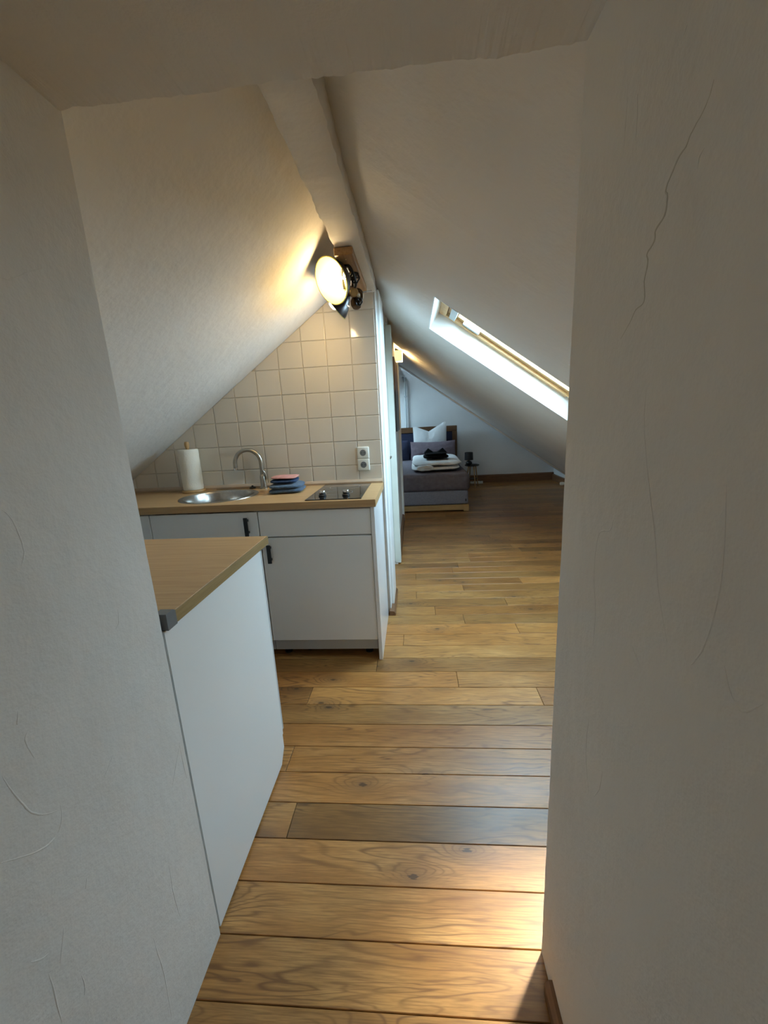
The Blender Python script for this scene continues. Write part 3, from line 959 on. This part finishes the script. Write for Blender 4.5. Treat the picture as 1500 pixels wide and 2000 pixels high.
# folded towels by the tap
def folded(name, x0, x1, y0, y1, z0, z1, mat, label, layers, rot, seed, e=5.0):
    cx, cy = (x0 + x1) / 2, (y0 + y1) / 2
    bm = bmesh.new()
    h = (z1 - z0) / layers
    for k in range(layers):
        s = soft_slab(x0 + 0.003 * k, x1 - 0.005 * (k % 2), y0 + 0.002 * k, y1, z0 + h * k - (0.0006 if k else 0), z0 + h * (k + 1), e, 0.004, seed + k * 3.1, 44, 12, 16)
        me = bpy.data.meshes.new('tmp')
        s.to_mesh(me)
        s.free()
        bm.from_mesh(me)
        bpy.data.meshes.remove(me)
    # rounded fold joining the layers along the front
    bmesh.ops.rotate(bm, verts=bm.verts, cent=(cx, cy, 0), matrix=Matrix.Rotation(R(rot), 3, 'Z'))
    zmin = min(v.co.z for v in bm.verts)
    bmesh.ops.translate(bm, verts=bm.verts, vec=(0, 0, z0 - zmin))
    o = fin(name, bm, mat, smooth=True, origin=(cx, cy, z0))
    return tag(o, label, 'towel')
folded('hand_towel', -0.868, -0.668, 2.235, 2.445, ZW + 0.0005, ZW + 0.052, 'terry_blue', 'blue terry hand towel folded thick on the worktop beside the tap', 2, 6, 1.0)
folded('dish_cloth', -0.862, -0.700, 2.255, 2.425, ZW + 0.056, ZW + 0.076, 'cloth_navy', 'dark blue dish cloth folded between the blue towel and the pink cloth', 1, 9, 5.0)
folded('dish_cloth', -0.850, -0.700, 2.265, 2.415, ZW + 0.0795, ZW + 0.095, 'cloth_pink', 'salmon pink cloth folded on top of the blue towels', 1, 3, 9.0)

# double socket on the tiles
so = thing('double_socket', (-0.325, YT, 1.07), 'white double wall socket on the cream tiles', 'socket')
for zc in (1.106, 1.031):
    fr = fin('socket_frame', box(-0.363, -0.287, YT - 0.011, YT - 0.0005, zc - 0.0372, zc + 0.0372, 0.005, 3), 'socket_plastic', so, smooth=True)
    fin('socket_well', lathe([(0.0285, 0.0012), (0.0285, 0.0), (0.0255, -0.001), (0.0200, -0.001), (0.0200, 0.0006), (0, 0.0006)], (-0.325, YT - 0.0112, zc), (0, -1, 0), 32), 'socket_plastic', fr, smooth=True)
    fin('socket_recess', lathe([(0.0195, 0), (0.0195, 0.0010), (0, 0.0010)], (-0.325, YT - 0.0114, zc), (0, -1, 0), 28), 'rubber_grey', fr)
    for dx in (-0.0095, 0.0095):
        fin('pin_hole', lathe([(0.003, 0), (0.003, 0.0016), (0, 0.0016)], (-0.325 + dx, YT - 0.0116, zc), (0, -1, 0), 10), 'black_plastic', fr)

# ---- near cabinet on the left (its side panel faces the walkway)
nc = thing('near_cabinet', (-0.85, 1.04, 0), 'white cabinet with a tall plain side panel, next to the passage wall', 'cabinet')
XS = -0.558
poly = [(0.757, 0.012), (1.290, 0.012), (1.345, 0.075), (1.345, 0.876), (0.757, 0.876)]
o = fin('side_panel', prism([(0.757, 0.010), (1.270, 0.010), (1.312, 0.055), (1.312, 0.11), (1.318, 0.112), (1.318, 0.874), (0.757, 0.874)], XS - 0.018, XS, 'X'), 'white_laminate', nc)
fin('carcass', box(-1.15, XS - 0.019, 0.765, 1.300, 0.10, 0.872), 'white_laminate', nc)
dr = fin('door', box(-1.148, XS - 0.004, 1.322, 1.340, 0.118, 0.866, 0.0015), 'grey_laminate', nc)
fin('handle', box(-1.08, -1.058, 1.340, 1.366, 0.72, 0.82, 0.003), 'black_plastic', dr)
for x, y in ((-0.60, 1.255), (-1.10, 1.255), (-0.60, 0.82), (-1.10, 0.82)):
    fin('foot', lathe([(0, 0), (0.018, 0), (0.018, 0.01), (0.010, 0.014), (0.010, 0.10), (0, 0.10)], (x, y, 0), n=12), 'black_plastic', nc, smooth=True)
w2 = thing('near_worktop', (-0.85, 1.09, 0.8755), 'oak worktop on the near cabinet, with a thick olive-brown edge', 'worktop')
fin('top', box(-1.75, XS + 0.002, 0.762, 1.392, 0.8755, 0.905, 0.0008), 'worktop_oak', w2)
fin('end_edging', box(XS + 0.0022, XS + 0.0052, 0.795, 1.392, 0.8755, 0.9042), 'worktop_edge', w2)
o = fin('end_cap', prism([(0.760, 0.8756), (0.794, 0.8756), (0.794, 0.908), (0.786, 0.914), (0.760, 0.914)], XS - 0.02, XS + 0.009, 'X'), 'rubber_grey', w2)
o['label'] = 'grey corner cap'

# ================================================================ SPOTLIGHT ON THE RIDGE BEAM
lm = thing('pipe_spotlight', (-0.272, 2.10, 2.022), 'industrial ceiling lamp of pipes and valve wheels with two dark shades', 'ceiling lamp')
fin('mounting_board', box(-0.313, -0.232, 1.885, 2.42, 1.990, 2.0215, 0.003), 'pine_board', lm)
for yy in (1.935, 2.36):
    fin('screw', lathe([(0, 0.003), (0.004, 0.002), (0.005, 0)], (-0.272, yy, 1.990), (0, 0, -1), 10), 'brass', lm)
fin('ceiling_flange', lathe([(0, 0), (0.036, 0), (0.036, 0.006), (0.020, 0.010), (0.018, 0.028), (0, 0.028)], (-0.272, 2.12, 1.990), (0, 0, -1), 24), 'pipe_bronze', lm, smooth=True)
fin('main_pipe', tube(bez([(-0.272, 2.12, 1.975), (-0.272, 2.12, 1.93), (-0.275, 2.11, 1.905), (-0.285, 2.08, 1.895)], 8), 0.012, 14), 'pipe_bronze', lm, smooth=True)
loop = bez([(-0.300, 2.045, 1.905), (-0.305, 2.02, 1.955), (-0.290, 2.00, 1.985), (-0.268, 1.995, 1.985), (-0.250, 2.01, 1.955), (-0.246, 2.05, 1.925), (-0.262, 2.09, 1.915)], 8)
fin('pipe_loop', tube(loop, 0.0062, 10), 'black_metal', lm, smooth=True)
fin('elbow', tube(bez([(-0.262, 2.10, 1.915), (-0.240, 2.10, 1.912), (-0.228, 2.11, 1.900), (-0.232, 2.12, 1.880), (-0.255, 2.13, 1.872)], 8), 0.0085, 12), 'pipe_bronze', lm, smooth=True)
fin('junction_body', lathe([(0, -0.03), (0.018, -0.03), (0.022, -0.02), (0.022, 0.02), (0.018, 0.03), (0, 0.03)], (-0.268, 2.10, 1.905), (0.3, -1, -0.3), 16), 'brass', lm, smooth=True)
fin('pressure_cup', lathe([(0, -0.026), (0.014, -0.024), (0.024, -0.008), (0.026, 0.010), (0.020, 0.026), (0, 0.028)], (-0.262, 2.13, 1.868), (0.2, -0.3, -1), 18), 'pipe_bronze', lm, smooth=True)
def valve_wheel(c, axis, r):
    x, y, z = frame_from(axis)
    c = Vector(c)
    bm = bmesh.new()
    k = 28
    ring = [c + (x * math.cos(2 * math.pi * i / k) + y * math.sin(2 * math.pi * i / k)) * r * (1 + 0.07 * math.cos(6 * 2 * math.pi * i / k)) for i in range(k + 1)]
    add_tube(bm, ring, r * 0.17, 8, caps=False)
    for s in range(6):
        a = math.pi * s / 3
        add_tube(bm, [c, c + (x * math.cos(a) + y * math.sin(a)) * r], r * 0.11, 6)
    add_lathe(bm, [(0, -r * 0.3), (r * 0.26, -r * 0.3), (r * 0.26, r * 0.4), (r * 0.15, r * 0.55), (0, r * 0.55)], c, axis, 12)
    return fin('valve_wheel', bm, 'black_metal', lm, smooth=True)
valve_wheel((-0.247, 2.03, 1.945), (0.45, -0.85, -0.3), 0.021)
valve_wheel((-0.243, 2.10, 1.862), (0.5, -0.7, -0.5), 0.017)
def lamp_head(c, axis, r, depth):
    """c: centre of the shade's mouth, axis points out of the mouth"""
    ax = Vector(axis).normalized()
    c = Vector(c)
    base = c - ax * depth
    out = [(0.0, -0.012), (0.012, -0.012), (0.018, 0.0), (0.030, 0.006), (r * 0.52, depth * 0.26), (r * 0.80, depth * 0.58), (r * 0.96, depth * 0.88), (r, depth)]
    inn = [(r * 0.985, depth - 0.0005), (r * 0.94, depth * 0.88), (r * 0.78, depth * 0.60), (r * 0.50, depth * 0.29), (0.026, 0.011), (0.0, 0.010)]
    # closed outer shell; vent slots are glowing patches laid on near the crown
    n_ = 48
    bm = lathe(out, base, ax, n_)
    sh = fin('shade', bm, 'lamp_brown', lm, smooth=True)
    fin('shade_lining', lathe(inn, base, ax, n_), 'shade_inside', sh, smooth=True)
    fin('shade_rim', lathe([(r - 0.002, depth - 0.001), (r + 0.0022, depth - 0.001), (r + 0.0022, depth + 0.0018), (r - 0.002, depth + 0.0018)], base, ax, n_, closed=True), 'shade_inside', sh, smooth=True)
    x, y, z = frame_from(ax)
    for k in range(8):
        a0 = 2 * math.pi * k / 8 + 0.2
        bm = bmesh.new()
        V = []
        for (rr, hh) in ((r * 0.665 + 0.0012, depth * 0.40), (r * 0.70 + 0.0012, depth * 0.445)):
            V.append([bm.verts.new(base + z * hh + (x * math.cos(a0 + t * 0.28) + y * math.sin(a0 + t * 0.28)) * rr) for t in (-0.5, 0, 0.5)])
        for t in range(2):
            bm.faces.new((V[0][t], V[0][t + 1], V[1][t + 1], V[1][t]))
        r_ = bmesh.ops.extrude_face_region(bm, geom=bm.faces[:])
        bmesh.ops.translate(bm, verts=[v for v in r_['geom'] if isinstance(v, bmesh.types.BMVert)], vec=(x * math.cos(a0) + y * math.sin(a0)) * 0.001)
        fin('vent_slot', bm, 'slot_glow', sh)  # bulb light showing through, put on as a faint glow
    fin('lamp_holder', lathe([(0, -0.045), (0.013, -0.045), (0.015, -0.035), (0.015, -0.014), (0.021, -0.010), (0.021, 0.002), (0, 0.002)], base, ax, 20), 'brass', lm, smooth=True)
    bp = [(0.012, 0.010), (0.014, 0.040), (0.026, 0.062), (0.0305, 0.080), (0.027, 0.098), (0.016, 0.109), (0, 0.112)]
    bl = fin('bulb', lathe([(0, 0.010)] + bp, base, ax, 24), 'bulb_glow', lm, smooth=True)
    return base
emit('slot_glow', (1.0, 0.85, 0.6), 1.2).cycles.emission_sampling = 'NONE'
a1 = (-0.61, -0.71, -0.42)
b1 = lamp_head((-0.350, 1.985, 1.925), a1, 0.098, 0.100)
fin('shade_arm', tube(bez([tuple(b1 + Vector(a1).normalized() * -0.04), (-0.262, 2.085, 1.985), (-0.268, 2.10, 1.93)], 6), 0.008, 10), 'pipe_bronze', lm, smooth=True)
a2 = (-0.80, 0.10, -0.56)
b2 = lamp_head((-0.380, 2.18, 1.880), a2, 0.085, 0.092)
fin('shade_arm', tube(bez([tuple(b2 - Vector(a2).normalized() * 0.04), (-0.255, 2.15, 1.855), (-0.262, 2.13, 1.87)], 6), 0.008, 10), 'pipe_bronze', lm, smooth=True)
fin('supply_cable', tube(bez([(-0.250, 2.15, 1.905), (-0.235, 2.25, 1.945), (-0.222, 2.38, 1.985), (-0.213, 2.50, 2.022)], 8), 0.0022, 6), 'cable_grey', lm, smooth=True)
# ================================================================ FAR ROOM
# ---- box-spring bed
BX0, BX1, BY0, BY1 = -0.85, 0.735, 5.55, 7.72
bed = thing('bed', ((BX0 + BX1) / 2, (BY0 + BY1) / 2, 0), 'low box-spring bed with grey mattress and walnut headboard under the gable', 'bed')
fin('front_rail', box(BX0 + 0.03, BX1 - 0.075, BY0, BY0 + 0.03, 0.018, 0.092, 0.003), 'pine', bed)
fin('side_rail', box(BX1 - 0.035, BX1 - 0.005, BY0 + 0.08, BY1, 0.03, 0.092, 0.003), 'pine', bed)
for x in (BX0 + 0.01, BX1 - 0.08):
    for y in (BY0 - 0.002, BY1 - 0.09):
        fin('leg', box(x, x + 0.075, y, y + 0.08, 0.0, 0.095, 0.004), 'pine', bed)
fin('box_base', box(BX0, BX1 - 0.012, BY0 + 0.004, BY1, 0.096, 0.296, 0.028, 4), 'box_grey', bed, smooth=True)
bm = box(BX0 - 0.01, BX1 + 0.012, BY0 - 0.012, BY1, 0.290, 0.535, 0.055, 5)
bmesh.ops.subdivide_edges(bm, edges=[e for e in bm.edges if e.calc_length() > 0.3], cuts=14, use_grid_fill=True)
for v in bm.verts:
    k = noise.noise(Vector((v.co.x * 4, v.co.y * 3, v.co.z * 3)))
    v.co.z += 0.006 * k
    if v.co.z < 0.40:
        v.co.y += 0.005 * noise.noise(Vector((v.co.x * 7, 1, 0)))
mt = fin('fitted_cover', bm, 'cover_grey', bed, smooth=True)
fin('care_label', box(BX1 - 0.055, BX1 - 0.040, BY0 + 0.0015, BY0 + 0.0045, 0.14, 0.175), 'black_plastic', bed)
# headboard
HY = 7.74
hd = fin('headboard', box(BX0, 0.72, HY + 0.012, HY + 0.05, 0.35, 1.03, 0.006), 'navy_upholstery', bed)
fin('headboard_rail', box(BX0, 0.805, HY, HY + 0.06, 1.03, 1.135, 0.006), 'walnut', hd)
fin('headboard_post', box(0.715, 0.805, HY, HY + 0.06, 0.0, 1.03, 0.006), 'walnut_upright', hd)
fin('headboard_post', box(BX0 - 0.09, BX0, HY, HY + 0.06, 0.0, 1.135, 0.006), 'walnut_upright', hd)

def pillow(name, x0, x1, zb, top, yb, lean, thick, mat, label, seed, cat='pillow'):
    """stands on its long edge; top(u) gives the height of the upper edge"""
    bm = bmesh.new()
    nu, nv = 34, 20
    S = {}
    for side in (1, -1):
        for i in range(nu + 1):
            for j in range(nv + 1):
                u, v = i / nu, j / nv
                if side == -1 and (i in (0, nu) or j in (0, nv)):
                    S[side, i, j] = S[1, i, j]
                    continue
                x = x0 + (x1 - x0) * u
                pinch = 0.03 * math.sin(math.pi * v) * (0.5 - u) * 0.6
                h = top(u)
                z = zb + h * v
                prof = (max(0, math.sin(math.pi * u)) ** 0.55) * (max(0, math.sin(math.pi * (0.06 + 0.94 * v))) ** 0.6)
                wr = 0.012 * noise.noise(Vector((u * 5 + seed, v * 6, side * 2.0))) + 0.006 * noise.noise(Vector((u * 15 + seed, v * 13, side)))
                t = thick * 0.5 * prof * side + wr * prof
                y = yb + lean * v - t
                S[side, i, j] = bm.verts.new((x + pinch, y, z))
    for side in (1, -1):
        for i in range(nu):
            for j in range(nv):
                f = (S[side, i, j], S[side, i + 1, j], S[side, i + 1, j + 1], S[side, i, j + 1])
                if len(set(f)) == 4:
                    try:
                        bm.faces.new(f if side == 1 else f[::-1])
                    except ValueError:
                        pass
    zmin = min(v.co.z for v in bm.verts)
    o = fin(name, bm, mat, smooth=True, origin=((x0 + x1) / 2, yb, zmin))
    return tag(o, label, cat)
pillow('bolster_pillow', -0.075, 0.745, 0.545, lambda u: 0.315 + 0.02 * (1 - math.sin(math.pi * u)), 7.46, 0.07, 0.13, 'mauve_linen', 'mauve-grey pillow standing upright in front of the white one', 2.0)
def vtop(u):
    # two raised corners with a chopped dip between them
    ear_l, ear_r, dip = 0.60, 0.665, 0.505
    c = 0.47
    if u < c:
        k = 1 - u / c
        h = dip + (ear_l - dip) * min(1.0, k * 1.25)
    else:
        k = (u - c) / (1 - c)
        h = dip + (ear_r - dip) * min(1.0, k * 1.18)
    return h
pillow('feather_pillow', -0.02, 0.605, 0.545, vtop, 7.63, 0.04, 0.10, 'white_linen', 'white pillow with a chopped dip and two pointed corners', 7.0)
pillow('cushion', -0.62, -0.10, 0.545, lambda u: 0.36, 7.58, 0.08, 0.13, 'navy_upholstery', 'dark navy cushion against the headboard beside the pillows', 11.0, 'cushion')

# ---- folded duvet with a black towel on it
bm = bmesh.new()
def merge(bm, s):
    me = bpy.data.meshes.new('tmp')
    s.to_mesh(me)
    s.free()
    bm.from_mesh(me)
    bpy.data.meshes.remove(me)
merge(bm, soft_slab(-0.050, 0.650, 5.72, 7.16, 0.546, 0.618, 7, 0.012, 3.0, 72, 14, 6))
merge(bm, soft_slab(-0.040, 0.690, 5.76, 7.20, 0.606, 0.682, 6, 0.014, 8.0, 72, 14, 6))
merge(bm, soft_slab(0.02, 0.26, 5.70, 5.80, 0.560, 0.640, 3, 0.010, 5.0, 32, 12, 12))
zmin = min(v.co.z for v in bm.verts)
bmesh.ops.translate(bm, verts=bm.verts, vec=(0, 0, 0.543 - zmin))
tag(fin('folded_duvet', bm, 'white_linen', smooth=True, origin=(0.32, 6.46, 0.543)), 'thick white duvet folded in layers on the grey bed', 'duvet')
bm = bmesh.new()
merge(bm, soft_slab(0.130, 0.505, 6.02, 6.40, 0.690, 0.740, 7, 0.005, 4.0, 48, 12, 10))
merge(bm, soft_slab(0.150, 0.480, 6.06, 6.40, 0.732, 0.775, 6, 0.006, 9.0, 48, 12, 10))
# raised corners of the towel
for xa, s in ((0.195, 1), (0.440, -1)):
    vs = [bm.verts.new(p) for p in ((xa - 0.05 * s, 6.16, 0.765), (xa + 0.10 * s, 6.16, 0.765), (xa + 0.012 * s, 6.26, 0.835), (xa - 0.05 * s, 6.38, 0.765), (xa + 0.10 * s, 6.38, 0.765))]
    for f in ((0, 1, 2), (1, 4, 2), (4, 3, 2), (3, 0, 2), (0, 3, 4, 1)):
        bm.faces.new([vs[i] for i in f])
zmin = min(v.co.z for v in bm.verts)
bmesh.ops.translate(bm, verts=bm.verts, vec=(0, 0, 0.697 - zmin))
tag(fin('bath_towel', bm, 'black_terry', smooth=True, origin=(0.32, 6.2, 0.697)), 'black bath towel folded with raised corners on the white duvet', 'towel')

# ---- bedside stool with its lamp
nx, ny = 1.045, 7.50
ns = thing('bedside_stool', (nx, ny, 0), 'small round black-topped stool table beside the bed', 'side table')
fin('table_top', lathe([(0, 0), (0.118, 0), (0.130, 0.006), (0.132, 0.022), (0.124, 0.022), (0.120, 0.012), (0, 0.012)], (nx, ny, 0.395), n=36), 'black_metal', ns, smooth=True)
for a in (20, 110, 200, 290):
    c, s = math.cos(R(a)), math.sin(R(a))
    fin('leg', tube([(nx + 0.07 * c, ny + 0.07 * s, 0.395), (nx + 0.125 * c, ny + 0.125 * s, 0.0)], [0.012, 0.009], 10), 'beech', ns, smooth=True)
fin('lower_shelf', lathe([(0, 0), (0.095, 0), (0.095, 0.012), (0, 0.012)], (nx, ny, 0.15), n=28), 'black_metal', ns, smooth=True)
lx, ly = 0.985, 7.48
bl = thing('bedside_lamp', (lx, ly, 0.408), 'small black table lamp with ball base and drum shade beside the bed', 'table lamp')
fin('base', lathe([(0, 0), (0.03, 0), (0.052, 0.018), (0.060, 0.042), (0.052, 0.066), (0.03, 0.084), (0.012, 0.090), (0, 0.090)], (lx, ly, 0.4075), n=28), 'black_metal', bl, smooth=True)
fin('stem', tube([(lx, ly, 0.49), (lx, ly, 0.56)], 0.008, 10), 'black_metal', bl)
fin('lamp_shade', lathe([(0.078, 0.0), (0.074, 0.138), (0.072, 0.138), (0.076, 0.0)], (lx, ly, 0.508), n=36, closed=True), 'black_plastic', bl, smooth=True)
ps2 = thing('power_strip', (1.17, 7.86, 0.0), 'white power strip on the floor behind the bedside stool', 'power strip')
fin('body', box(1.06, 1.30, 7.83, 7.89, 0.0, 0.045, 0.006, 2), 'socket_plastic', ps2, smooth=True)
for k in range(3):
    fin('socket_well', lathe([(0.02, 0), (0.02, 0.002), (0.016, 0.0022), (0, 0.0022)], (1.10 + 0.08 * k, 7.86, 0.045), n=20), 'rubber_grey', ps2)

# ---- heating pipe on the gable
pp = thing('wall_pipe', (-0.142, 7.9, 1.13), 'thin grey heating pipe running up the gable wall above the bed', 'pipe')
fin('riser', tube([(-0.142, 7.905, 0.02), (-0.140, 7.905, 2.02)], 0.014, 12), 'pipe_paint', pp, smooth=True)
fin('valve', lathe([(0, 0), (0.026, 0), (0.030, 0.02), (0.026, 0.06), (0, 0.06)], (-0.14, 7.905, 2.0), n=16), 'pipe_paint', pp, smooth=True)
fin('branch', tube([(-0.14, 7.905, 2.04), (-0.19, 7.905, 2.06)], 0.016, 10), 'pipe_paint', pp, smooth=True)
fin('clip', box(-0.165, -0.115, 7.88, 7.95, 1.70, 1.725, 0.003), 'pipe_paint', pp)

# ---- radiator low under the right-hand slope
rd = thing('radiator', (2.0, 5.2, 0.0), 'white panel radiator low under the sloping ceiling', 'radiator')
fin('panel', box(1.985, 2.035, 4.80, 5.48, 0.10, 0.36, 0.010, 2), 'white_paint', rd, smooth=True)
for yy in (4.9, 5.38):
    fin('foot', box(1.99, 2.03, yy, yy + 0.03, 0.0, 0.11), 'white_paint', rd)
fin('thermostat_valve', lathe([(0, 0), (0.018, 0), (0.022, 0.01), (0.022, 0.045), (0.016, 0.055), (0, 0.055)], (1.985, 5.49, 0.345), (-1, 0.1, 0), 18), 'socket_plastic', rd, smooth=True)

# ---- cube wall light on the partition
sc = thing('cube_wall_light', (-0.165, 4.72, 1.98), 'glowing cube wall light near the top of the partition', 'wall light')
X0, X1, Y0, Y1, Z0, Z1 = -0.182, -0.100, 4.68, 4.80, 1.925, 2.035
fin('wall_plate', box(-0.186, -0.178, 4.69, 4.79, 1.93, 2.03), 'cream_paint', sc)
fin('glass_side', box(X0, X1, Y0, Y0 + 0.006, Z0, Z1), 'sconce_glass_glow', sc)
fin('glass_side', box(X0, X1, Y1 - 0.006, Y1, Z0, Z1), 'sconce_glass_glow', sc)
fin('bulb', lathe([(0, 0), (0.008, 0.0), (0.010, 0.012), (0.006, 0.024), (0, 0.026)], (-0.118, 4.74, 1.985), n=14), 'small_bulb_glow', sc, smooth=True)
fin('bulb_holder', box(-0.179, -0.108, 4.73, 4.75, 1.974, 1.985), 'brass', sc)

# ---- picture on the partition
pc = thing('wall_picture', (-0.19, 4.3, 1.5), 'dark unframed picture, reddish brown at the top, hanging on the partition', 'picture')
fin('canvas', box(-0.1855, -0.158, 3.92, 4.62, 1.185, 1.865, 0.002), 'picture_print', pc)
